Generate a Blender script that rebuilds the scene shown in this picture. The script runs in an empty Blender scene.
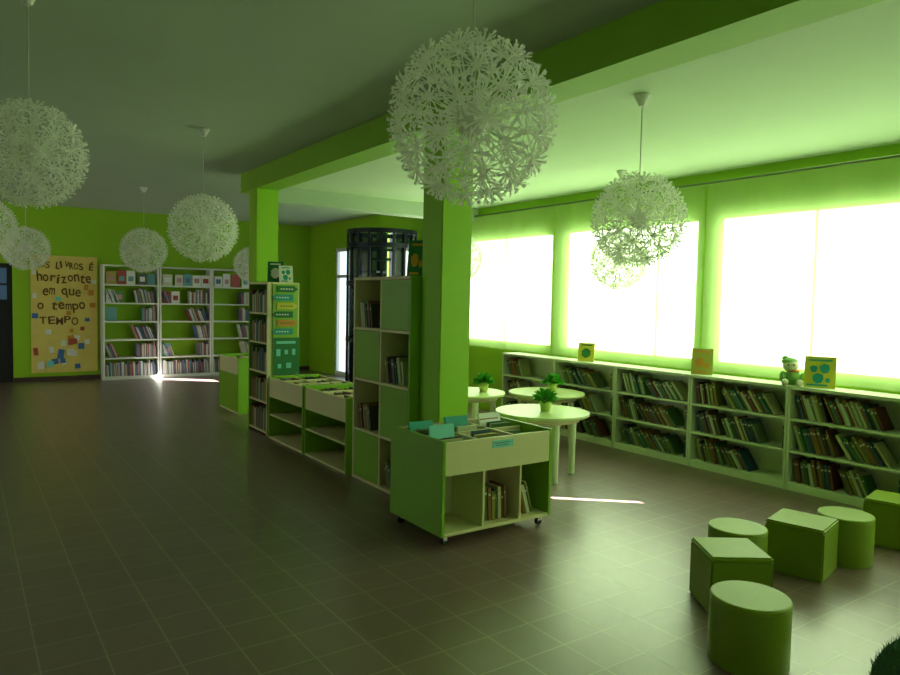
import bpy, bmesh, math, random
from mathutils import Matrix, Vector
random.seed(7)
scene=bpy.context.scene
COL=scene.collection
try:
    scene.view_settings.view_transform='Standard'
    scene.view_settings.look='None'
    scene.view_settings.exposure=0
except Exception: pass

def lin(c):
    r=[]
    for v in c:
        v/=255.0
        r.append(v/12.92 if v<=0.04045 else ((v+0.055)/1.055)**2.4)
    return (r[0],r[1],r[2],1)

def mat(name,c,rough=0.6,noise=0.0,nscale=6,metal=0,emis=0,emc=None,spec=0.4,alpha=1,bump=0):
    m=bpy.data.materials.new(name); m.use_nodes=True
    nt=m.node_tree; b=nt.nodes['Principled BSDF']
    b.inputs['Base Color'].default_value=lin(c)
    b.inputs['Roughness'].default_value=rough
    b.inputs['Metallic'].default_value=metal
    b.inputs['Specular IOR Level'].default_value=spec
    if emis:
        b.inputs['Emission Color'].default_value=lin(emc or c)
        b.inputs['Emission Strength'].default_value=emis
    if alpha<1: b.inputs['Alpha'].default_value=alpha
    if noise or bump:
        tc=nt.nodes.new('ShaderNodeTexCoord')
        n=nt.nodes.new('ShaderNodeTexNoise'); n.inputs['Scale'].default_value=nscale; n.inputs['Detail'].default_value=4
        nt.links.new(tc.outputs['Object'],n.inputs['Vector'])
        if noise:
            mx=nt.nodes.new('ShaderNodeMix'); mx.data_type='RGBA'
            l=lin(c)
            mx.inputs[6].default_value=tuple(max(0,x*(1-noise)) for x in l[:3])+(1,)
            mx.inputs[7].default_value=tuple(min(1,x*(1+noise)) for x in l[:3])+(1,)
            nt.links.new(n.outputs['Fac'],mx.inputs[0]); nt.links.new(mx.outputs[2],b.inputs['Base Color'])
        if bump:
            bp=nt.nodes.new('ShaderNodeBump'); bp.inputs['Strength'].default_value=bump
            nt.links.new(n.outputs['Fac'],bp.inputs['Height']); nt.links.new(bp.outputs['Normal'],b.inputs['Normal'])
    return m

M={}
M['green']=mat('green_wall_paint',(148,194,28),0.6,0.06,3)
M['column']=mat('green_column_paint',(150,204,26),0.55,0.05,3)
M['beam']=mat('green_beam_paint',(140,188,40),0.6,0.05,3)
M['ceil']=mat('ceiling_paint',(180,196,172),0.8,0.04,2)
M['ceilr']=mat('ceiling_paint_window_lit',(200,222,182),0.8,0.03,2)  # same ceiling, window light put into a lighter, greener colour
M['cream']=mat('cream_laminate',(218,210,162),0.45,0.05,8)
M['pale']=mat('pale_laminate',(214,220,190),0.45,0.04,8)
M['gpanel']=mat('green_laminate',(130,180,38),0.4,0.05,8)
M['dark']=mat('dark_metal',(34,38,50),0.35,metal=0.4)
M['cglass']=mat('tinted_glass',(40,60,70),0.1,alpha=0.35)
M['chrome']=mat('chrome',(170,170,170),0.25,metal=0.9)
M['rubber']=mat('black_rubber',(22,22,22),0.6)
M['white']=mat('white_plastic',(226,226,216),0.45)
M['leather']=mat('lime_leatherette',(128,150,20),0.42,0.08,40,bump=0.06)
M['leather_shade']=mat('lime_leatherette_shaded',(116,138,20),0.45,0.08,40,bump=0.06)  # same leatherette, darkened to put shade on the stool sides
M['tabletop']=mat('table_cream_top',(206,218,156),0.3,0.03,8)
M['leaf']=mat('leaf_green',(80,170,50),0.5,0.2,30)
M['pot']=mat('ceramic_pot',(196,214,110),0.4,0.05,10)
M['paper']=mat('page_paper',(200,198,165),0.8)
M['yellow']=mat('poster_yellow',(228,204,110),0.7,0.14,5)
M['ink']=mat('poster_ink',(104,72,34),0.7)
M['brown']=mat('baseboard_tile',(74,58,46),0.5,0.1,9)
M['rail']=mat('curtain_rail_metal',(100,120,66),0.4,metal=0.3)
M['frame']=mat('window_frame_white',(225,230,215),0.4)
M['teal']=mat('teal_card',(40,150,140),0.6)
M['cyan']=mat('cyan_card',(120,205,200),0.6)
M['orange']=mat('orange_card',(205,140,50),0.6)
M['ylw']=mat('yellow_card',(205,195,60),0.6)
M['red']=mat('red_card',(180,80,65),0.6)
M['blue']=mat('blue_card',(70,110,170),0.6)
M['dgreen']=mat('dark_green_card',(34,112,60),0.6)
M['olive']=mat('olive_cover',(170,165,70),0.6,0.1,20)
M['doordark']=mat('dark_door_paint',(26,26,30),0.5)
M['doorglass']=mat('blue_door_glass',(70,100,130),0.15,emis=0.12,emc=(90,130,170))
M['cable']=mat('cord_plastic',(200,205,190),0.5)
M['rug']=mat('dark_green_rug_pile',(26,72,20),0.95,0.4,60)
M['dollg']=mat('doll_green_cloth',(130,175,100),0.8,0.1,30)
M['dollw']=mat('doll_pale_cloth',(225,222,195),0.8,0.1,30)
M['dollo']=mat('doll_orange_cloth',(200,130,70),0.8,0.1,30)

# paper florets: white paper, lets some light through
m=bpy.data.materials.new('white_paper_florets'); m.use_nodes=True; nt=m.node_tree; nt.nodes.clear()
o=nt.nodes.new('ShaderNodeOutputMaterial'); a=nt.nodes.new('ShaderNodeBsdfDiffuse'); b=nt.nodes.new('ShaderNodeBsdfTranslucent')
a.inputs[0].default_value=lin((250,252,242)); b.inputs[0].default_value=lin((250,252,242))
x_=nt.nodes.new('ShaderNodeMixShader'); x_.inputs[0].default_value=0.4
nt.links.new(a.outputs[0],x_.inputs[1]); nt.links.new(b.outputs[0],x_.inputs[2]); nt.links.new(x_.outputs[0],o.inputs[0])
M['floret']=m

def emat(name,c,s):
    m=bpy.data.materials.new(name); m.use_nodes=True
    nt=m.node_tree; nt.nodes.clear()
    o=nt.nodes.new('ShaderNodeOutputMaterial'); e=nt.nodes.new('ShaderNodeEmission')
    e.inputs[0].default_value=lin(c); e.inputs[1].default_value=s
    nt.links.new(e.outputs[0],o.inputs[0]); return m
M['sky']=emat('overcast_sky_glass',(242,255,228),9.0)
M['sky2']=emat('bright_door_glass',(205,226,240),1.8)

# sheer curtain fabric
m=bpy.data.materials.new('sheer_green_curtain'); m.use_nodes=True; nt=m.node_tree; nt.nodes.clear()
o=nt.nodes.new('ShaderNodeOutputMaterial'); tr=nt.nodes.new('ShaderNodeBsdfTransparent'); tr.inputs[0].default_value=(0.97,1,0.92,1)
tl=nt.nodes.new('ShaderNodeBsdfTranslucent'); tl.inputs[0].default_value=lin((172,202,132))
df=nt.nodes.new('ShaderNodeBsdfDiffuse'); df.inputs[0].default_value=lin((164,190,96))
em=nt.nodes.new('ShaderNodeEmission'); em.inputs[0].default_value=lin((146,180,78)); em.inputs[1].default_value=0.22  # faint green glow put into the cloth for daylight behind it
tc=nt.nodes.new('ShaderNodeTexCoord'); mpp=nt.nodes.new('ShaderNodeMapping'); mpp.inputs['Scale'].default_value=(1,3,0.25)
wv=nt.nodes.new('ShaderNodeTexNoise'); wv.inputs['Scale'].default_value=1.5; wv.inputs['Detail'].default_value=2
nt.links.new(tc.outputs['Object'],mpp.inputs['Vector']); nt.links.new(mpp.outputs[0],wv.inputs['Vector'])
m1=nt.nodes.new('ShaderNodeMixShader'); m1.inputs[0].default_value=0.5
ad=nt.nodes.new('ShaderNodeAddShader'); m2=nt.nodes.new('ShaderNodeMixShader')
mr=nt.nodes.new('ShaderNodeMapRange'); mr.inputs[3].default_value=0.58; mr.inputs[4].default_value=0.74
nt.links.new(wv.outputs['Fac'],mr.inputs[0]); nt.links.new(mr.outputs[0],m2.inputs[0])
nt.links.new(tl.outputs[0],m1.inputs[1]); nt.links.new(df.outputs[0],m1.inputs[2])
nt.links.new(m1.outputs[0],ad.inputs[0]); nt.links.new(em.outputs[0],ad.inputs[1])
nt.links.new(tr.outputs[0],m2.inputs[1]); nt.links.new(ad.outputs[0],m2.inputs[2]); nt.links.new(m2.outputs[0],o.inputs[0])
M['curtain']=m

# floor tiles
m=bpy.data.materials.new('brown_floor_tiles'); m.use_nodes=True; nt=m.node_tree; b=nt.nodes['Principled BSDF']
tc=nt.nodes.new('ShaderNodeTexCoord'); br=nt.nodes.new('ShaderNodeTexBrick')
br.offset=0; br.squash=1; br.inputs['Scale'].default_value=1
br.inputs['Brick Width'].default_value=0.255; br.inputs['Row Height'].default_value=0.255
br.inputs['Mortar Size'].default_value=0.0042; br.inputs['Mortar Smooth'].default_value=0.15
br.inputs['Color1'].default_value=lin((128,98,96)); br.inputs['Color2'].default_value=lin((118,91,89)); br.inputs['Mortar'].default_value=lin((160,142,122))
nz=nt.nodes.new('ShaderNodeTexNoise'); nz.inputs['Scale'].default_value=9; nz.inputs['Detail'].default_value=5
mx=nt.nodes.new('ShaderNodeMix'); mx.data_type='RGBA'; mx.blend_type='MULTIPLY'; mx.inputs[0].default_value=0.25
nt.links.new(tc.outputs['Object'],br.inputs['Vector']); nt.links.new(tc.outputs['Object'],nz.inputs['Vector'])
nt.links.new(br.outputs['Color'],mx.inputs[6]); nt.links.new(nz.outputs['Fac'],mx.inputs[7]); nt.links.new(mx.outputs[2],b.inputs['Base Color'])
b.inputs['Roughness'].default_value=0.30; b.inputs['Specular IOR Level'].default_value=1.0
b.inputs['Coat Weight'].default_value=0.5; b.inputs['Coat Roughness'].default_value=0.42; b.inputs['Coat IOR'].default_value=1.7
bp=nt.nodes.new('ShaderNodeBump'); bp.inputs['Strength'].default_value=0.2; bp.inputs['Distance'].default_value=0.003; bp.invert=True
nt.links.new(br.outputs['Fac'],bp.inputs['Height']); nt.links.new(bp.outputs['Normal'],b.inputs['Normal'])
M['floor']=m

# ---------- mesh helpers
def bm_box(bm,x0,y0,z0,x1,y1,z1,mi=0,mtx=None):
    vs=[]
    for z in (z0,z1):
        for (x,y) in ((x0,y0),(x1,y0),(x1,y1),(x0,y1)):
            v=Vector((x,y,z))
            if mtx: v=mtx@v
            vs.append(bm.verts.new(v))
    for f in ((3,2,1,0),(4,5,6,7),(0,1,5,4),(1,2,6,5),(2,3,7,6),(3,0,4,7)):
        fc=bm.faces.new([vs[i] for i in f]); fc.material_index=mi

def finish(bm,name,mats,smooth=False):
    bm.normal_update()
    me=bpy.data.meshes.new(name); bm.to_mesh(me); bm.free()
    for mm in (mats if isinstance(mats,(list,tuple)) else [mats]): me.materials.append(M[mm] if isinstance(mm,str) else mm)
    if smooth:
        for p in me.polygons: p.use_smooth=True
    return me

def boxes_mesh(name,bx,mats,bevel=0):
    bm=bmesh.new()
    for q in bx:
        bm_box(bm,*q[:6],mi=(q[6] if len(q)>6 else 0))
    if bevel: bmesh.ops.bevel(bm,geom=bm.edges[:],offset=bevel,segments=3 if bevel>0.01 else 2,affect='EDGES',clamp_overlap=True)
    return finish(bm,name,mats)

def obj(name,me,parent=None,loc=(0,0,0),rot=(0,0,0),**kw):
    o=bpy.data.objects.new(name,me); COL.objects.link(o)
    o.location=loc; o.rotation_euler=rot
    if parent: o.parent=parent
    for k,v in kw.items(): o[k]=v
    return o

def thing(name,loc,rotz,label,cat,group=None):
    o=obj(name,None,None,loc,(0,0,rotz)); o.empty_display_size=0.1
    o['label']=label; o['category']=cat
    if group: o['group']=group
    return o

def part(parent,name,bx,mats,bevel=0.002,**kw):
    return obj(name,boxes_mesh(name,bx,mats,bevel),parent,**kw)

def bm_cyl(bm,c,r,z0,z1,seg=24,r2=None,mi=0,bev=0):
    r2=r if r2 is None else r2
    prof=[(r,z0),(r2,z1)] if not bev else [(r-bev,z0),(r-bev*0.3,z0+bev*0.3),(r,z0+bev),(r2,z1-bev),(r2-bev*0.3,z1-bev*0.3),(r2-bev,z1)]
    rings=[]
    for (rr,zz) in prof:
        rings.append([bm.verts.new((c[0]+rr*math.cos(2*math.pi*i/seg),c[1]+rr*math.sin(2*math.pi*i/seg),zz)) for i in range(seg)])
    for a,b_ in zip(rings,rings[1:]):
        for i in range(seg):
            j=(i+1)%seg; f=bm.faces.new((a[i],a[j],b_[j],b_[i])); f.material_index=mi; f.smooth=True
    f=bm.faces.new(rings[0][::-1]); f.material_index=mi
    f=bm.faces.new(rings[-1]); f.material_index=mi

def struct(name,bx,mats,bevel=0):
    o=obj(name,boxes_mesh(name,bx,mats,bevel)); o['kind']='structure'; return o

# ---------- dimensions
XL,XR,YN,YF=-3.5,6.3,-2.5,14.4
CL,CR=3.14,2.95
BX0,BX1=2.94,3.22
struct('floor',[(XL-0.2,YN-0.2,-0.1,XR+0.2,YF+1.2,0)],'floor')
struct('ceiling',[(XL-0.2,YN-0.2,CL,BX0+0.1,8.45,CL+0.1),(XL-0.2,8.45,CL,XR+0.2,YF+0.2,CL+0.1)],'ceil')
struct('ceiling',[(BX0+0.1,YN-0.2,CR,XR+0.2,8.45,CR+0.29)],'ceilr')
struct('wall_left',[(XL-0.2,YN-0.2,0,XL,YF+0.2,CL)],'green')
struct('wall_near',[(XL,YN-0.2,0,XR+0.2,YN,CL)],'green')
struct('wall_far',[(XL,YF,0,-0.2,YF+0.2,CL),(-0.2,YF,2.08,0.75,YF+0.2,CL),(0.75,YF,0,XR+0.2,YF+0.2,CL)],'green')
struct('baseboard_far',[(0.75,YF-0.015,0,XR,YF,0.08),(XL,YF-0.015,0,-0.2,YF,0.08)],'brown')
struct('trim_1',[(BX0,YN,2.90,BX1,8.9,CL-0.001)],'beam')
struct('trim_2',[(BX1,8.33,2.76,XR,8.58,CL-0.001)],'ceil')
struct('trim_3',[(BX0,4.33,0,BX1,4.60,2.90)],'column',0.008)
struct('trim_4',[(BX0,8.32,0,BX1,8.58,2.90)],'column',0.008)

# window wall
wins=[(6.72,8.67,1.0,2.5,[7.7]),(4.53,6.47,1.0,2.5,[5.06]),(2.33,4.29,1.0,2.5,[3.32]),(0.1,1.85,1.0,2.5,[1.05]),(-2.1,-0.1,1.0,2.5,[-1.1]),(9.2,10.5,1.0,2.5,[9.85])]  # last window, behind the cage, is an added glow for the far end
slits=[(1.86,2.105,1.45,2.04),(10.72,11.3,1.9,2.8)]  # wall openings added and shaped so the sun streaks the floor
door=(12.35,13.15,0.0,2.6)
ops=sorted([w[:4] for w in wins]+slits+[door])
bx=[];y=YN
for (a,b_,z0,z1) in ops:
    bx.append((XR,y,0,XR+0.2,a,CL))
    if z0>0: bx.append((XR,a,0,XR+0.2,b_,z0))
    bx.append((XR,a,z1,XR+0.2,b_,CL)); y=b_
bx.append((XR,y,0,XR+0.2,YF+0.2,CL))
struct('wall_right',bx,'green')
for i,(a,b_,z0,z1,ml) in enumerate(wins):
    t=0.03; x0,x1=XR+0.03,XR+0.06
    q=[(x0,a,z0,x1,b_,z0+t),(x0,a,z1-t,x1,b_,z1),(x0,a,z0+t,x1,a+t,z1-t),(x0,b_-t,z0+t,x1,b_,z1-t)]
    for mm in ml: q.append((x0,mm-0.012,z0+t,x1,mm+0.012,z1-t))
    q.append((x1,a,z0,x1+0.01,b_,z1,1))
    struct('window_%d'%(i+1),q,['frame','sky'])
a,b_,z0,z1=slits[1]
struct('window_7',[(XR+0.05,a,z0,XR+0.09,b_,z0+0.02),(XR+0.05,a,z1-0.02,XR+0.09,b_,z1)],'frame')
a,b_,z0,z1=door
struct('door_1',[(XR+0.02,a,0,XR+0.08,a+0.07,z1),(XR+0.02,b_-0.07,0,XR+0.08,b_,z1),(XR+0.02,a+0.07,z1-0.07,XR+0.08,b_-0.07,z1),(XR+0.02,a+0.07,2.0,XR+0.08,b_-0.07,2.06),(XR+0.02,a+0.07,0,XR+0.08,b_-0.07,0.1),
   (XR+0.08,a,0,XR+0.09,b_,z1,1)],['frame','sky2'])
struct('door_2',[(-0.2,YF+0.05,0,-0.12,YF+0.12,2.08),(0.67,YF+0.05,0,0.75,YF+0.12,2.08),(-0.12,YF+0.05,2.0,0.67,YF+0.12,2.08),(-0.12,YF+0.07,0,0.67,YF+0.11,1.45),
   (-0.12,YF+0.08,1.45,0.67,YF+0.10,2.0,1),(-0.12,YF+0.05,1.7,0.67,YF+0.12,1.73)],['doordark','doorglass'])

# curtains
def curtain(y0,y1,label):
    bm=bmesh.new(); n=120; g=[]
    zs=[0.93,1.4,1.9,2.4,2.82]
    for i in range(n+1):
        yy=y0+(y1-y0)*i/n
        r_=[]
        for k,z in enumerate(zs):
            amp=0.009*(0.6+0.4*k/4)
            r_.append(bm.verts.new((6.228+amp*math.sin((yy)*16+0.9*math.sin(yy*5)),yy,z)))
        g.append(r_)
    for i in range(n):
        for k in range(len(zs)-1):
            f=bm.faces.new((g[i][k],g[i+1][k],g[i+1][k+1],g[i][k+1])); f.smooth=True
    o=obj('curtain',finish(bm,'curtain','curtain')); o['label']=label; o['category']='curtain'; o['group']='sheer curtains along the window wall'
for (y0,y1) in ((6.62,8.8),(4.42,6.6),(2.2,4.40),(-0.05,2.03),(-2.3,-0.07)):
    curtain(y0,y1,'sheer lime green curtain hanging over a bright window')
bm=bmesh.new(); bm_cyl(bm,(0,0),0.012,0,11.2,10)
o=obj('curtain_rail',finish(bm,'curtain_rail','rail'),None,(6.235,-2.35,2.835),(-math.pi/2,0,0)); o['label']='thin dark metal curtain rail above the windows'; o['category']='curtain rail'

# ---------- books
book_cols=[(112,62,48),(52,80,104),(176,180,130),(66,104,54),(140,134,56),(84,84,70),(56,62,50),(130,92,50),(64,110,90),(186,196,158),(98,96,58),(104,120,80)]
bmats=[mat('book_cover_%d'%i,c,0.5) for i,c in enumerate(book_cols)]
far_cols=[(176,80,74),(90,115,160),(212,208,188),(100,145,95),(190,170,90),(130,115,140),(100,100,110),(190,125,100),(110,165,165),(232,232,226),(170,150,110),(200,150,150)]
fmats=[mat('far_book_cover_%d'%i,c,0.5) for i,c in enumerate(far_cols)]
variants=[]
for i in range(24):
    t=random.uniform(0.012,0.030); h=random.uniform(0.18,0.242); d=random.uniform(0.15,0.19)
    bm=bmesh.new(); c=0.002
    bm_box(bm,-t,0,0,-t+c,d,h,0); bm_box(bm,-c,0,0,0,d,h,0); bm_box(bm,-t+c,0,0,-c,c,h,0)
    bm_box(bm,-t+c,c,0.004,-c,d-0.003,h-0.004,1)
    bm_box(bm,-t+c,-0.0006,h*0.75,-c,0,h*0.82,1)
    variants.append((finish(bm,'book',[bmats[i%12],'paper']),t,h,d))
books=0
bmf=bmesh.new()
def put_book(mtx,vi,x,y,z,th,label,group):
    global books
    me,t,h,d=variants[vi]
    if th<0: L=Vector((x+t*math.cos(th),y,z+t*abs(math.sin(th))+0.0005))
    else: L=Vector((x+t*math.cos(th),y,z+0.0005))
    o=bpy.data.objects.new('book',me); COL.objects.link(o)
    o.matrix_world=mtx@Matrix.Translation(L)@Matrix.Rotation(th,4,'Y')
    o['label']=label; o['category']='book'; o['group']=group
    books+=1
    return t/math.cos(th)+0.001
def fill(mtx,x0,x1,z,n,y=0.03,group='books',lean=0.35,label='thin picture book standing on the shelf',right=0,gap=0,lean2=None):
    x=x0+0.24*math.sin(lean)+0.004
    k=0; th=-lean
    sw=random.randint(7,12) if lean2 is not None else 999
    while k<n and x<x1-0.07:
        v=random.randrange(24)
        if k==sw:
            # a second, differently leaning group after a small gap
            x+=max(0.0,0.24*(math.sin(lean2)-math.sin(lean)))+random.uniform(0.0,0.05); th=-lean2
        x+=put_book(mtx,v,x,y+random.uniform(0,0.03),z,th,label,group)+gap*random.random(); k+=1
    xr=x1-0.005; k=0
    while k<right and xr>x+0.05:
        v=random.randrange(24)
        xr-=variants[v][1]+0.001
        put_book(mtx,v,xr,y+random.uniform(0,0.015),z,0,label,group); k+=1
def frame_m(loc,rz): return Matrix.Translation(loc)@Matrix.Rotation(rz,4,'Z')

# ---------- low shelves along window wall
H=-math.pi/2
ub=[7.2,6.22,5.24,4.27,3.27,2.27]
for i in range(5):
    w=ub[i]-ub[i+1]-0.004
    loc=(5.9,ub[i],0)
    u=thing('low_bookcase',loc,H,'low cream open bookcase with three book rows below the windows','bookcase','low bookcases under the windows')
    d=0.29
    part(u,'side_panel',[(0,0,0,0.022,d,0.885)],'pale'); part(u,'side_panel',[(w-0.022,0,0,w,d,0.885)],'pale')
    part(u,'top_board',[(0,-0.005,0.885,w,d,0.912)],'pale')
    for z in (0.33,0.61): part(u,'shelf_board',[(0.022,0.005,z,w-0.022,d-0.012,z+0.02)],'pale')
    part(u,'base_board',[(0.022,0.005,0,w-0.022,d-0.012,0.07)],'pale')
    part(u,'back_panel',[(0.022,d-0.012,0,w-0.022,d-0.001,0.885)],'pale')
    mm=frame_m(loc,H)
    for j,z in enumerate((0.07,0.35,0.63)):
        n=random.randint(17,23) if i>0 else 9
        fill(mm,0.022,w-0.022,z,n,0.03,'books on the low bookcases',random.choice((0.2,0.35,0.5)),right=random.randint(0,3) if i else 1,gap=0.008,lean2=random.choice((0.45,0.6,0.7)) if i else None)

# ---------- far wall bookcases
for i in range(3):
    x0=2.13+i*0.98; loc=(x0,YF-0.32,0)
    u=thing('tall_bookcase',loc,0,'tall white open bookcase with picture books against the far wall','bookcase','tall bookcases on the far wall')
    w=0.97;d=0.3;h=2.12
    part(u,'side_panel',[(0,0,0,0.03,d,h)],'white'); part(u,'side_panel',[(w-0.03,0,0,w,d,h)],'white')
    zs=[0.05,0.38,0.72,1.06,1.40,1.74]
    part(u,'base_board',[(0.03,0,0,w-0.03,d-0.005,0.06)],'white')
    for z in zs[1:]: part(u,'shelf_board',[(0.03,0,z,w-0.03,d-0.01,z+0.026)],'white')
    part(u,'top_board',[(0.03,0,h-0.025,w-0.03,d-0.005,h)],'white')
    for j,z in enumerate(zs):
        zt=z+0.0265 if j else 0.0605
        if j<5:
            segs=[]
            if j==0: segs=[(0.05,0.93,-0.03)]
            else:
                s0=random.uniform(0.5,0.75); segs=[(s0,0.93,random.choice((-0.35,-0.2,0.0)))]
                if random.random()<0.35: segs.append((0.13,random.uniform(0.22,0.3),-0.35))
            for (a,b_,th) in segs:
                x=x0+a
                while x<x0+b_-0.02:
                    t=random.uniform(0.006,0.016);hh=random.uniform(0.2,0.28)
                    tt=th+random.uniform(-0.03,0.0)
                    mt=Matrix.Translation((x+t,YF-0.30,zt+t*abs(math.sin(tt))))@Matrix.Rotation(tt,4,'Y')
                    bm_box(bmf,-t,0,0,0,0.19,hh,12+random.choice((0,1,1,2,2,9,9,9,9,5,6,6,7,8,10,11)),mt); x+=t/math.cos(tt)+0.009
        if j==5 or (j==4 and i<2) or (j==3 and i==0) or (j==1 and i==1):
            x=x0+0.06
            lim=x0+w-0.17 if j==5 else x0+(0.35 if j==4 else 0.12)
            while x<lim:
                ww=random.uniform(0.13,0.18)
                bm_box(bmf,x,YF-0.28,zt,x+ww,YF-0.265,zt+random.uniform(0.2,0.27),12+random.choice((2,9,9,0,6,4,8,3,6)))
                bm_box(bmf,x+0.03,YF-0.283,zt+0.06,x+ww-0.03,YF-0.28,zt+0.15,12+random.choice((0,1,6,9,11,8)))
                x+=ww+random.choice((0.01,0.02,0.05))

# ---------- poster
def text_mesh(s,size,depth=0.002):
    c=bpy.data.curves.new('txt','FONT'); c.body=s; c.size=size; c.extrude=depth; c.align_x='LEFT'; c.offset=size*0.014
    o=bpy.data.objects.new('txt',c); COL.objects.link(o)
    bpy.context.view_layer.update()
    me=bpy.data.meshes.new_from_object(o); bpy.data.objects.remove(o); return me
p=thing('notice_poster',(1.55,YF-0.03,0.15),0,'tall yellow handmade poster with dark lettering and pasted pictures','poster')
part(p,'backing_board',[(-0.53,0,0,0.53,0.022,2.10)],'yellow')
for s,z,x,wd,hh in (('NOS LIVROS É',1.88,-0.46,0.92,0.14),('horizonte',1.63,-0.44,0.88,0.21),('em que',1.40,-0.36,0.62,0.20),('o tempo',1.14,-0.44,0.78,0.21),('TEMPO',0.88,-0.40,0.62,0.15)):
    adv=wd/len(s)
    for ci,ch in enumerate(s):
        if ch==' ': continue
        me=text_mesh(ch,hh*1.2*random.uniform(0.92,1.1)); me.materials.append(M['ink'])
        xs=[v.co.x for v in me.vertices]; sw=max(xs)-min(xs)
        k=min(1.3,adv*0.88/sw)
        o=obj('lettering',me,p,(x+ci*adv,-0.003,z+random.uniform(-0.025,0.025)),(math.pi/2,random.uniform(-0.16,0.16),0))
        o.scale=(k,1,1)
spots=[(0.38,1.40),(0.32,0.92),(0.40,1.18),(-0.52,1.76),(0.30,1.50),(0.24,0.76),(-0.51,1.34),(-0.52,0.98),(0.42,1.62),(-0.32,0.70),(0.02,1.04),(-0.15,1.29),(0.07,0.72)]
for k in range(34):
    if k<21: x=random.uniform(-0.5,0.38); z=random.uniform(0.04,0.60)
    else: x,z=spots[k-21]
    ww,hh=random.uniform(0.07,0.12),random.uniform(0.08,0.14)
    if k>=21: ww*=0.8; hh*=0.8
    o=part(p,'pasted_picture',[(0,-0.0005,0,ww,0.0005,hh)],[random.choice(['cyan','white','white','orange','red','blue','blue','white'])],0)
    o.location=(x,-0.002-0.0012*k,z); o.rotation_euler=(0,random.uniform(-0.2,0.2),0)

# ---------- browser box
def browser(loc,rz,w,d,h,label,lower='cubby',ends='gpanel',cast=True,nb=3,individual=False):
    u=thing('book_browser_box',loc,rz,label,'book box')
    z0=0.075 if cast else 0.0
    zt=h-0.2
    part(u,'side_panel',[(0,0,z0,0.022,d,h)],ends); part(u,'side_panel',[(w-0.022,0,z0,w,d,h)],ends)
    part(u,'front_board',[(0.022,0.002,zt-0.03,w-0.022,0.02,h-0.012)],'cream')
    part(u,'back_board',[(0.022,d-0.02,z0,w-0.022,d-0.002,h-0.012)],'cream')
    part(u,'bin_floor',[(0.022,0.02,zt-0.03,w-0.022,d-0.02,zt-0.012)],'cream')
    part(u,'base_board',[(0.022,0.002,z0,w-0.022,d-0.02,z0+0.022)],'cream')
    for k in range(1,nb):
        xx=w*k/nb; part(u,'bin_divider',[(xx-0.008,0.02,zt-0.012,xx+0.008,d-0.02,h-0.02)],'cream')
    part(u,'bin_divider',[(0.022,d*0.5-0.008,zt-0.012,w-0.022,d*0.5+0.008,h-0.025)],'cream')
    if lower=='cubby':
        for xx in (w*0.36,w*0.70): part(u,'cubby_divider',[(xx-0.009,0.004,z0+0.022,xx+0.009,d*0.55,zt-0.03)],'cream')
        part(u,'inner_back',[(0.022,d*0.55,z0+0.022,w-0.022,d*0.55+0.012,zt-0.03)],'cream')
    elif lower=='shelf':
        part(u,'shelf_board',[(0.022,0.004,0.26,w-0.022,d-0.02,0.278)],'cream')
    else:
        part(u,'front_panel',[(0.022,0.002,z0+0.022,w-0.022,0.02,zt-0.03)],'gpanel')
    if cast:
        for (cx,cy) in ((0.06,0.06),(w-0.06,0.06),(0.06,d-0.06),(w-0.06,d-0.06)):
            bm=bmesh.new(); bm_cyl(bm,(0,0),0.027,-0.012,0.012,16,bev=0.004)
            obj('caster',finish(bm,'caster','rubber'),u,(cx,cy,0.0275),(math.pi/2,0,0))
            part(u,'caster_bracket',[(cx-0.014,cy-0.017,0.035,cx+0.014,cy-0.013,0.075),(cx-0.014,cy+0.013,0.035,cx+0.014,cy+0.017,0.075),(cx-0.02,cy-0.017,0.068,cx+0.02,cy+0.017,0.0745)],'chrome',0)
    mm=frame_m(loc,rz)
    global books
    for row in (0,1):
        for k in range(nb):
            xa=w*k/nb+0.03; yb=0.05+row*d*0.5
            wid=w/nb-0.07
            for q in range(4 if d>0.4 else 3):
                if random.random()<0.12: continue
                base=mm@Matrix.Translation((xa+random.uniform(0,0.04),yb+0.035+q*0.05,zt-0.011))
                if individual:
                    v=random.randrange(24); me,t,hh,dd=variants[v]
                    o=bpy.data.objects.new('book',me); COL.objects.link(o)
                    o.matrix_world=base@Matrix.Rotation(math.pi/2,4,'Z')@Matrix.Rotation(-0.12,4,'Y')@Matrix.Translation((0,-dd,0))
                    o['label']='picture book standing in a browser bin'; o['category']='book'; o['group']='books in the browser bins'
                    books+=1
                else:
                    bm_box(bmf,0,0,0.002,min(wid,random.uniform(0.16,0.21)),0.015,random.uniform(0.16,0.2),random.choice((0,1,2,4,6,7,8,9,10)),base@Matrix.Rotation(-0.1,4,'X'))
    return u,mm,zt,z0

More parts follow.
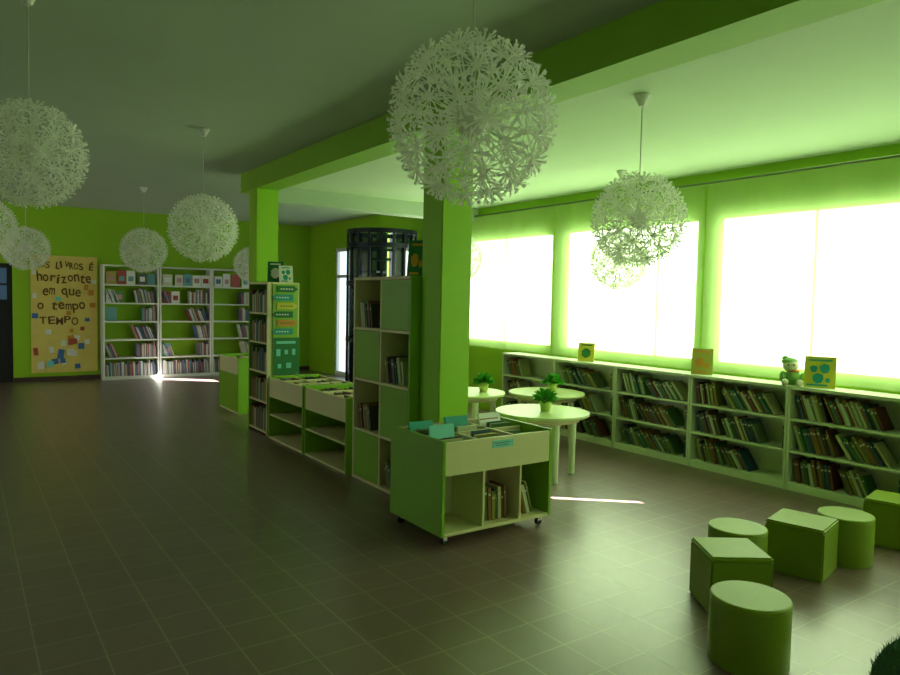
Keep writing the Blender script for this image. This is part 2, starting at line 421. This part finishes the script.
u,mm,zt,z0=browser((2.5,3.62,0),0,0.94,0.66,0.70,'wheeled browser box with green sides, cream front and bins of books',individual=True)
for (a,b_,n,l) in ((0.372,0.64,9,0.05),(0.675,0.91,8,0.3)):
    fill(mm,a,b_,z0+0.022,n,0.06,'books in the lower cubbies',l,'dark picture book standing in a low cubby')
part(u,'paper_label',[(0.40,-0.0015,0.615,0.58,0.0015,0.665)],'cyan',0,label='pale cyan paper label with dark writing')
part(u,'label_writing',[(0.42+0.022*k,-0.003,0.645,0.436+0.022*k,-0.001,0.650) for k in range(6)]+[(0.43+0.022*k,-0.003,0.630,0.446+0.022*k,-0.001,0.635) for k in range(5)],'ink',0)
for (x,y,cc,an) in ((0.17,0.42,'teal',0.5),(0.46,0.44,'teal',0.3),(0.15,0.2,'cyan',0.2),(0.78,0.45,'white',0.35)):
    bm=bmesh.new(); bm_box(bm,-0.1,-0.008,0,0.1,0.008,0.26,0)
    o=obj('picture_book',finish(bm,'picture_book',cc)); o.matrix_world=mm@Matrix.Translation((x,y,zt+0.003))@Matrix.Rotation(-an,4,'X')
    o['label']='large thin picture book leaning in a browser bin'; o['category']='book'; o['group']='books in the browser bins'

for (y1,y0) in ((7.6,6.63),(6.6,5.65)):
    browser((2.84,y1,0),H,y1-y0-0.01,0.62,0.70,'cream browser box with open lower shelf and book bins','shelf','gpanel',False,3)
browser((3.05,10.15,0),H,0.85,0.6,0.76,'green browser box with closed green front','closed','gpanel',False,2)

# ---------- cube shelf
loc=(2.86,5.58,0)
u=thing('cube_bookcase',loc,H,'tall cube bookcase, cream frame, checkered green doors and book cells','bookcase')
w=0.96;d=0.35;h=1.78;t=0.026
part(u,'side_panel',[(0,0,0,t,d,h)],'cream');part(u,'side_panel',[(w-t,0,0,w,d,h)],'gpanel')
part(u,'center_divider',[(w/2-t/2,0.004,0.022,w/2+t/2,d-0.012,h-0.022)],'cream')
part(u,'back_panel',[(t,d-0.012,0,w-t,d,h)],'gpanel')
part(u,'top_board',[(t,0.0,h-t,w-t,d-0.012,h)],'cream');part(u,'base_board',[(t,0.0,0,w-t,d-0.012,t)],'cream')
rh=h/4
mm=frame_m(loc,H)
for r in range(1,4):
    for c in (0,1):
        xa=t if c==0 else w/2+t/2; xb=w/2-t/2 if c==0 else w-t
        part(u,'shelf_board',[(xa,0.004,r*rh-0.012,xb,d-0.012,r*rh+0.012)],'cream')
for r in range(4):
    for c in (0,1):
        xa=t if c==0 else w/2+t/2; xb=w/2-t/2 if c==0 else w-t
        z=r*rh+(0.0125 if r else t)
        if (r+c)%2==0:
            part(u,'door',[(xa+0.003,0.002,z+0.003,xb-0.003,0.018,(r+1)*rh-(0.015 if r<3 else 0.029))],'gpanel')
        else:
            fill(mm,xa,xb,z,11,0.02,'books in the cube bookcase',0.2,'picture book in a cube bookcase cell')
def standing_book(loc,rz,cov,w_=0.2,h_=0.26,label='picture book displayed upright, cover outward',lean=0.18,cat='book',inner=None,style=0):
    b=thing('display_book',loc,rz,label,cat)
    mt=Matrix.Rotation(-lean,4,'X')
    bm=bmesh.new(); bm_box(bm,-w_/2,0,0,w_/2,0.016,h_,0,mt)
    obj('cover',finish(bm,'cover',cov),b)
    bm=bmesh.new()
    blobs={0:((-0.12,0.45,0.24),(0.2,0.35,0.14)),1:((0.0,0.45,0.32),),2:((-0.2,0.6,0.15),(0.15,0.62,0.2),(-0.05,0.3,0.22),(0.25,0.25,0.1))}[style]
    for (cx,cz,rx) in blobs:
        n_=7 if style!=1 else 16
        pts=[mt@Vector((w_*(cx+rx*math.cos(a*2*math.pi/n_)*(1 if a%2 else 0.8)),-0.0015-0.0003*rx*10,h_*(cz+rx*0.8*math.sin(a*2*math.pi/n_)))) for a in range(n_)]
        bm.faces.new([bm.verts.new(p_) for p_ in pts])
    bm_box(bm,-w_/2+0.03,-0.002,h_*0.85,w_/2-0.03,0,h_*0.91,0,mt)
    if style!=1: bm_box(bm,-w_/2+0.02,-0.002,h_*0.06,w_/2-0.06,0,h_*0.12,0,mt)
    obj('cover_picture',finish(bm,'cover_picture',inner or 'orange'),b)
    bm=bmesh.new(); bm_box(bm,-w_/4,h_*math.sin(lean)*0.6+0.02,0,w_/4,h_*math.sin(lean)*0.6+0.026,h_*0.55)
    obj('easel_stand',finish(bm,'easel_stand','white'),b)
    return b
standing_book((3.0,4.78,1.78),-0.9,'dgreen',0.16,0.30,inner='orange',label='green picture book standing on top of the cube bookcase')

# ---------- bookcase by second column
loc=(2.84,8.28,0)
u=thing('tall_bookcase',loc,H,'tall cream bookcase of books standing against the green column','bookcase')
w=0.62;d=0.38;h=1.76
part(u,'side_panel',[(0,0,0,0.022,d,h)],'gpanel');part(u,'side_panel',[(w-0.022,0,0,w,d,h)],'cream')
part(u,'back_panel',[(0.022,d-0.012,0,w-0.022,d,h)],'cream');part(u,'top_board',[(0.022,0,h-0.022,w-0.022,d-0.012,h)],'cream')
mm=frame_m(loc,H)
for j in range(5):
    z=0.05+j*0.34
    part(u,'shelf_board',[(0.022,0.003,z-0.02,w-0.022,d-0.012,z)],'cream')
    x=0.05
    while x<w-0.06:
        t=random.uniform(0.012,0.03)
        bm_box(bmf,x,0.02,z+0.0005,x+t,0.2,z+random.uniform(0.2,0.28),random.choice((0,1,4,6,7,9,10,8)),mm); x+=t+0.002
o=obj('picture_books',finish(bmf,'picture_books',bmats+fmats)); o['kind']='stuff'; o['label']='rows of thin picture books filling the far bookcases and bins'; o['category']='books'
s=thing('hanging_sign_board',(3.04,7.655,0.0),0,'stack of coloured arrow signs above a green poster','sign')
part(s,'backing_board',[(-0.14,-0.008,0.70,0.16,0.0,1.74)],'gpanel',0)
cols=['dgreen','teal','ylw','dgreen','orange','teal']
for k,cc in enumerate(cols):
    z=1.685-k*0.097
    bm=bmesh.new()
    dx=0.025*(-1)**k; fl=1 if k%2==0 else -1
    pts=[(-0.12*fl+dx,z-0.036),(0.08*fl+dx,z-0.036),(0.13*fl+dx,z),(0.08*fl+dx,z+0.036),(-0.12*fl+dx,z+0.036)]
    if fl<0: pts=pts[::-1]
    f0=[bm.verts.new((x,-0.022,zz)) for x,zz in pts]; f1=[bm.verts.new((x,-0.0085,zz)) for x,zz in pts]
    bm.faces.new(f0); bm.faces.new(f1[::-1])
    for i in range(5): bm.faces.new((f0[i],f1[i],f1[(i+1)%5],f0[(i+1)%5]))
    obj('arrow_sign',finish(bm,'arrow_sign',cc),s)
    part(s,'arrow_writing',[(-0.08+dx+q*0.032,-0.024,z-0.007,-0.062+dx+q*0.032,-0.0225,z+0.007) for q in range(5)],'white' if cc in('dgreen','teal') else 'dgreen',0)
part(s,'green_poster',[(-0.13,-0.013,0.70,0.18,-0.0085,1.13)],'dgreen',0,label='green poster with pale pictures')
part(s,'poster_picture',[(-0.10,-0.016,0.92,-0.05,-0.0135,1.0),(0.0,-0.016,0.94,0.04,-0.0135,0.99),(0.02,-0.016,0.78,0.08,-0.0135,0.84),(-0.08,-0.016,0.78,-0.04,-0.0135,0.83),(0.09,-0.016,0.93,0.13,-0.0135,1.0),(-0.1,-0.016,1.06,0.13,-0.0135,1.09)],'cyan',0)
standing_book((3.02,7.9,1.76),-0.5,'dgreen',0.18,0.25,inner='white',style=1,label='dark green picture book upright on the tall bookcase')
standing_book((3.10,7.75,1.76),-0.1,'white',0.16,0.2,inner='teal',style=2,label='white picture book upright on the tall bookcase')

# ---------- round cage
c=(5.62,10.0)
u=thing('round_lift_cage',(c[0],c[1],0),0,'round glazed dark metal enclosure with stair treads inside','lift enclosure')
R=0.57
def ring(z0,z1,r0,r1,name,mt_='dark',n=48):
    bm=bmesh.new(); V=[]
    for i in range(n):
        a=2*math.pi*i/n; ca,sa=math.cos(a),math.sin(a)
        V.append([bm.verts.new((r*ca,r*sa,z)) for r,z in ((r0,z0),(r1,z0),(r1,z1),(r0,z1))])
    for i in range(n):
        A=V[i];B=V[(i+1)%n]
        for k in range(4): bm.faces.new((A[k],B[k],B[(k+1)%4],A[(k+1)%4]))
    bmesh.ops.recalc_face_normals(bm,faces=bm.faces[:])
    obj(name,finish(bm,name,mt_),u)
for z in (0.0,0.9,1.8,2.40,2.62): ring(z,z+0.07,R-0.03,R,'ring_rail')
ring(0.07,2.62,R-0.045,R-0.04,'glass_panel','cglass')
for i in range(18):
    a=2*math.pi*i/18
    mt=Matrix.Rotation(a,4,'Z'); bm=bmesh.new(); bm_box(bm,R-0.028,-0.02,0.06,R-0.004,0.02,2.66,0,mt)
    obj('upright_bar',finish(bm,'upright_bar','dark'),u)
bm=bmesh.new(); bm_cyl(bm,(0,0),0.09,0,2.66,20); obj('central_post',finish(bm,'central_post','dark'),u)
for i in range(12):
    a=i*0.42; mt=Matrix.Rotation(a,4,'Z'); bm=bmesh.new(); bm_box(bm,0.08,-0.14,0.2+i*0.2,R-0.06,0.14,0.23+i*0.2,0,mt)
    obj('stair_tread',finish(bm,'stair_tread','dark'),u)

# ---------- round tables
def table(x,y,r,h,label):
    u=thing('round_table',(x,y,0),0.45,label,'table')
    bm=bmesh.new(); bm_cyl(bm,(0,0),r,h-0.028,h,56,bev=0.006); obj('table_top',finish(bm,'table_top','tabletop'),u)
    bm=bmesh.new(); bm_cyl(bm,(0,0),r*0.8,h-0.075,h-0.0285,40); obj('apron',finish(bm,'apron','cream'),u)
    for k in range(4):
        a=math.pi/4+k*math.pi/2
        bm=bmesh.new(); bm_cyl(bm,(r*0.72*math.cos(a),r*0.72*math.sin(a)),0.028,0.0,h-0.0755,20,r2=0.036,bev=0.003); obj('leg',finish(bm,'leg','pale'),u)
TH=0.60
T=[(4.37,4.74,0.43),(5.33,5.72,0.42),(4.55,6.15,0.42)]
for (x,y,r) in T: table(x,y,r,TH,'low round cream children\'s table with four thick legs')
def plant(x,y,z,label):
    u=thing('potted_plant',(x,y,z),random.random()*3,label,'plant','small potted plants on the round tables')
    bm=bmesh.new(); bm_cyl(bm,(0,0),0.042,0,0.09,20,r2=0.058); bm_cyl(bm,(0,0),0.062,0.083,0.1,20); obj('pot',finish(bm,'pot','pot'),u)
    bm=bmesh.new()
    for k in range(170):
        a=random.uniform(0,6.28); el=random.uniform(0.1,1.4); L=random.uniform(0.08,0.15)
        mt=Matrix.Translation((0,0,0.085))@Matrix.Rotation(a,4,'Z')@Matrix.Rotation(-el,4,'Y')@Matrix.Rotation(random.uniform(-1,1),4,'X')
        ps=[(0,0,0),(L*0.45,0.0,0.0),(L*0.7,0.022,0.008),(L,0,-0.014),(L*0.7,-0.022,0.008)]
        v=[bm.verts.new(mt@Vector(p_)) for p_ in ps]
        bm.faces.new((v[1],v[2],v[3])); bm.faces.new((v[1],v[3],v[4]))
        s1=bm.verts.new(mt@Vector((0,0.002,0))); s2=bm.verts.new(mt@Vector((L*0.45,0.002,0)))
        bm.faces.new((v[0],v[1],s2,s1))
    obj('foliage',finish(bm,'foliage','leaf'),u)
for (x,y) in ((4.39,4.72),(5.38,5.68),(4.70,6.05)): plant(x,y,TH,'small leafy green plant in a pale green pot on the table')

# ---------- stools
def cyl_stool(x,y,r,h=0.30):
    u=thing('round_pouf_stool',(x,y,0),0,'low round lime green leatherette pouf stool','stool','lime leatherette pouf stools')
    bm=bmesh.new(); bm_cyl(bm,(0,0),r,0,h-0.02,56,bev=0.004); obj('body',finish(bm,'body','leather_shade'),u)
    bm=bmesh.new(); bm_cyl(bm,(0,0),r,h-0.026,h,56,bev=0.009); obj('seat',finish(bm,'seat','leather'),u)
def cube_stool(x,y,rz,s=0.33,h=0.31):
    u=thing('cube_pouf_stool',(x,y,0),rz,'low square lime green leatherette pouf stool','stool','lime leatherette pouf stools')
    a=s/2
    part(u,'body',[(-a,-a,0,a,a,h-0.02)],'leather_shade',0.008)
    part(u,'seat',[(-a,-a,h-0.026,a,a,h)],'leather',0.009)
cyl_stool(2.90,1.74,0.172); cube_stool(3.36,2.14,math.radians(-35),0.32); cyl_stool(3.75,2.35,0.165)
cube_stool(4.19,2.20,math.radians(13)); cyl_stool(4.58,2.13,0.162); cube_stool(5.22,2.10,math.radians(12))

# rug
RC=(3.64,0.19); RR=1.245
bm=bmesh.new(); bm_cyl(bm,(0,0),RR,0,0.02,96)
k=0
while k<14000:
    a=random.uniform(0,6.283); r=RR*math.sqrt(random.random()); x=r*math.cos(a); y=r*math.sin(a)
    if y<0.6: continue
    k+=1
    dx,dy=random.uniform(-.02,.02),random.uniform(-.02,.02)
    v=[bm.verts.new(p_) for p_ in ((x-0.004,y,0.018),(x+0.004,y,0.018),(x+dx,y+dy,0.05))]; bm.faces.new(v)
o=obj('shag_rug',finish(bm,'shag_rug','rug'),None,(RC[0],RC[1],0)); o['label']='round dark green shag rug on the tiled floor'; o['category']='rug'; o['kind']='stuff'

# ---------- on-shelf items
standing_book((5.99,5.78,0.912),-1.05,'ylw',0.19,0.22,inner='dgreen',style=1,label='small yellow picture book displayed upright on the low bookcase')
standing_book((6.0,4.22,0.912),-1.05,'olive',0.2,0.26,inner='orange',style=0,label='yellow illustrated picture book displayed upright on the low bookcase')
standing_book((6.0,3.06,0.912),-1.15,'ylw',0.24,0.27,inner='teal',style=2,label='large yellow-green picture book displayed upright beside the doll')
u=thing('cloth_doll',(6.02,3.31,0.912),-1.0,'small seated pale green cloth doll with a cap','doll')
def blob(name,parts,m_):
    bm=bmesh.new()
    for (x,y,z,rx,ry,rz) in parts:
        bmesh.ops.create_uvsphere(bm,u_segments=16,v_segments=10,radius=1,matrix=Matrix.Translation((x,y,z))@Matrix.Diagonal((rx,ry,rz,1)))
    return obj(name,finish(bm,name,m_,True),u)
blob('body',[(0,0,0.065,0.075,0.06,0.07),(-0.08,-0.03,0.07,0.028,0.03,0.05),(0.085,-0.03,0.065,0.028,0.03,0.05),(-0.06,-0.07,0.028,0.03,0.055,0.028),(0.05,-0.07,0.028,0.03,0.055,0.028)],'dollg')
blob('shoe',[(-0.065,-0.115,0.03,0.028,0.022,0.03),(0.055,-0.115,0.03,0.028,0.022,0.03)],'dollw')
blob('head',[(-0.018,-0.015,0.172,0.066,0.06,0.058)],'dollw')
blob('eye',[(-0.040,-0.072,0.178,0.006,0.005,0.008),(0.004,-0.072,0.178,0.006,0.005,0.008)],'rubber')
blob('hat',[(-0.026,-0.002,0.203,0.068,0.064,0.038),(-0.06,0.01,0.232,0.03,0.03,0.022)],'dollg')
blob('scarf',[(0,-0.005,0.124,0.058,0.052,0.016)],'dollo')

# ---------- pendants
def lamp_mesh():
    bm=bmesh.new(); N=64; R0=0.272
    for k in range(N):
        z=1-2*(k+0.5)/N; rr=math.sqrt(1-z*z); ph=k*2.39996
        n=Vector((rr*math.cos(ph),rr*math.sin(ph),z))
        q=n.to_track_quat('Z','Y').to_matrix().to_4x4()
        base=Matrix.Translation(n*R0)@q@Matrix.Rotation(k*1.3,4,'Z')
        bm_box(bm,-0.002,-0.002,-(R0-0.05),0.002,0.002,0,0,base)
        S=21
        for s in range(S):
            tl=(3,18,42)[s%3]
            L=(0.070,0.066,0.052)[s%3]
            mt=base@Matrix.Rotation(2*math.pi*s/S,4,'Z')@Matrix.Rotation(-math.radians(tl),4,'Y')
            w_=0.0034
            bm.faces.new([bm.verts.new(mt@Vector(p_)) for p_ in ((0.008,-w_*0.6,0),(0.008,w_*0.6,0),(L,w_,0),(L,-w_,0))])
            bm.faces.new([bm.verts.new(mt@Vector(p_)) for p_ in ((0.008,0,-0.0018),(0.008,0,0.0018),(L,0,0.0024),(L,0,-0.0024))])
            pd=[(L-0.004,-0.0034,0),(L+0.005,-0.0078,0.001),(L+0.015,-0.0055,0.001),(L+0.010,0,0.001),(L+0.015,0.0055,0.001),(L+0.005,0.0078,0.001),(L-0.004,0.0034,0)]
            bm.faces.new([bm.verts.new(mt@Vector(p_)) for p_ in pd])
        bm.faces.new([bm.verts.new(base@Vector((0.018*math.cos(a*math.pi/5),0.018*math.sin(a*math.pi/5),0.001))) for a in range(10)])
    return finish(bm,'floret_shade','floret')
LM=lamp_mesh()
bm=bmesh.new(); bmesh.ops.create_uvsphere(bm,u_segments=20,v_segments=12,radius=0.06); BULB=finish(bm,'bulb','white',True)
bm=bmesh.new(); bm_cyl(bm,(0,0),0.022,-0.075,0.0,24,r2=0.055,bev=0.006); CAN=finish(bm,'ceiling_canopy','white')
lamps=[(1.49,2.02,2.235,0.30,CL),(3.64,3.08,2.15,0.31,CR),(1.87,6.72,2.22,0.32,CL),(0.305,4.27,2.31,0.28,CL),(2.2,10.95,2.23,0.33,CL),
       (0.74,11.1,2.18,0.30,CL),(0.2,8.3,2.22,0.30,CL),(4.3,12.4,2.16,0.32,CL),(5.55,4.93,2.04,0.31,CR),(5.1,7.1,2.12,0.30,CR)]
for (x,y,z,r,cz) in lamps:
    u=thing('pendant_lamp',(x,y,z),random.random()*3,'white globe pendant lamp made of many dandelion-like paper florets','lamp','floret globe pendant lamps')
    s=obj('floret_shade',LM,u); s.scale=(r/0.318,)*3
    obj('bulb',BULB,u)
    obj('ceiling_canopy',CAN,u,(0,0,cz-z))
    bm=bmesh.new(); bm_cyl(bm,(0,0),0.0035,0.055,cz-z-0.07,8); obj('cord',finish(bm,'cord','cable'),u)

# ---------- lights
sun=bpy.data.lights.new('sun','SUN'); sun.energy=130; sun.angle=0.006; sun.color=(0.92,1,0.92)
so=bpy.data.objects.new('sun',sun); COL.objects.link(so)
dirv=Vector((-0.7517,0.6595,-0.6)).normalized()
so.rotation_euler=dirv.to_track_quat('-Z','Y').to_euler()
def area(name,loc,d,sx,sy,e,c):
    l=bpy.data.lights.new(name,'AREA'); l.shape='RECTANGLE'; l.size=sx; l.size_y=sy; l.energy=e; l.color=c
    o=bpy.data.objects.new(name,l); COL.objects.link(o); o.location=loc; o.rotation_euler=Vector(d).to_track_quat('-Z','Y').to_euler()
area('hall_fill',(-3.4,10.8,1.7),(1,0,0),5,1.6,56,(1,0.92,0.96))  # added soft fill for the left and far end, no visible source
area('rear_fill',(0.5,-2.4,1.8),(0,1,0.05),5,1.6,11,(1,0.92,0.96))  # added weak fill from behind the camera, no visible source
w=bpy.data.worlds.new('world'); scene.world=w; w.use_nodes=True
bg=w.node_tree.nodes['Background']; bg.inputs[0].default_value=(0.75,0.88,1,1); bg.inputs[1].default_value=1.5

# ---------- camera
Y=Vector((-490,47.5,-700)).normalized(); X=Vector((1000,17.5,-700)); X=(X-Y*X.dot(Y)).normalized(); Z=X.cross(Y)
cam=bpy.data.cameras.new('camera'); cam.lens=28.0; cam.sensor_width=36; cam.clip_end=100
co=bpy.data.objects.new('camera',cam); COL.objects.link(co)
m4=Matrix((X,Y,Z)).to_4x4(); m4.translation=Vector((0,0,1.6)); co.matrix_world=m4
scene.camera=co
print('BOOKS',books)
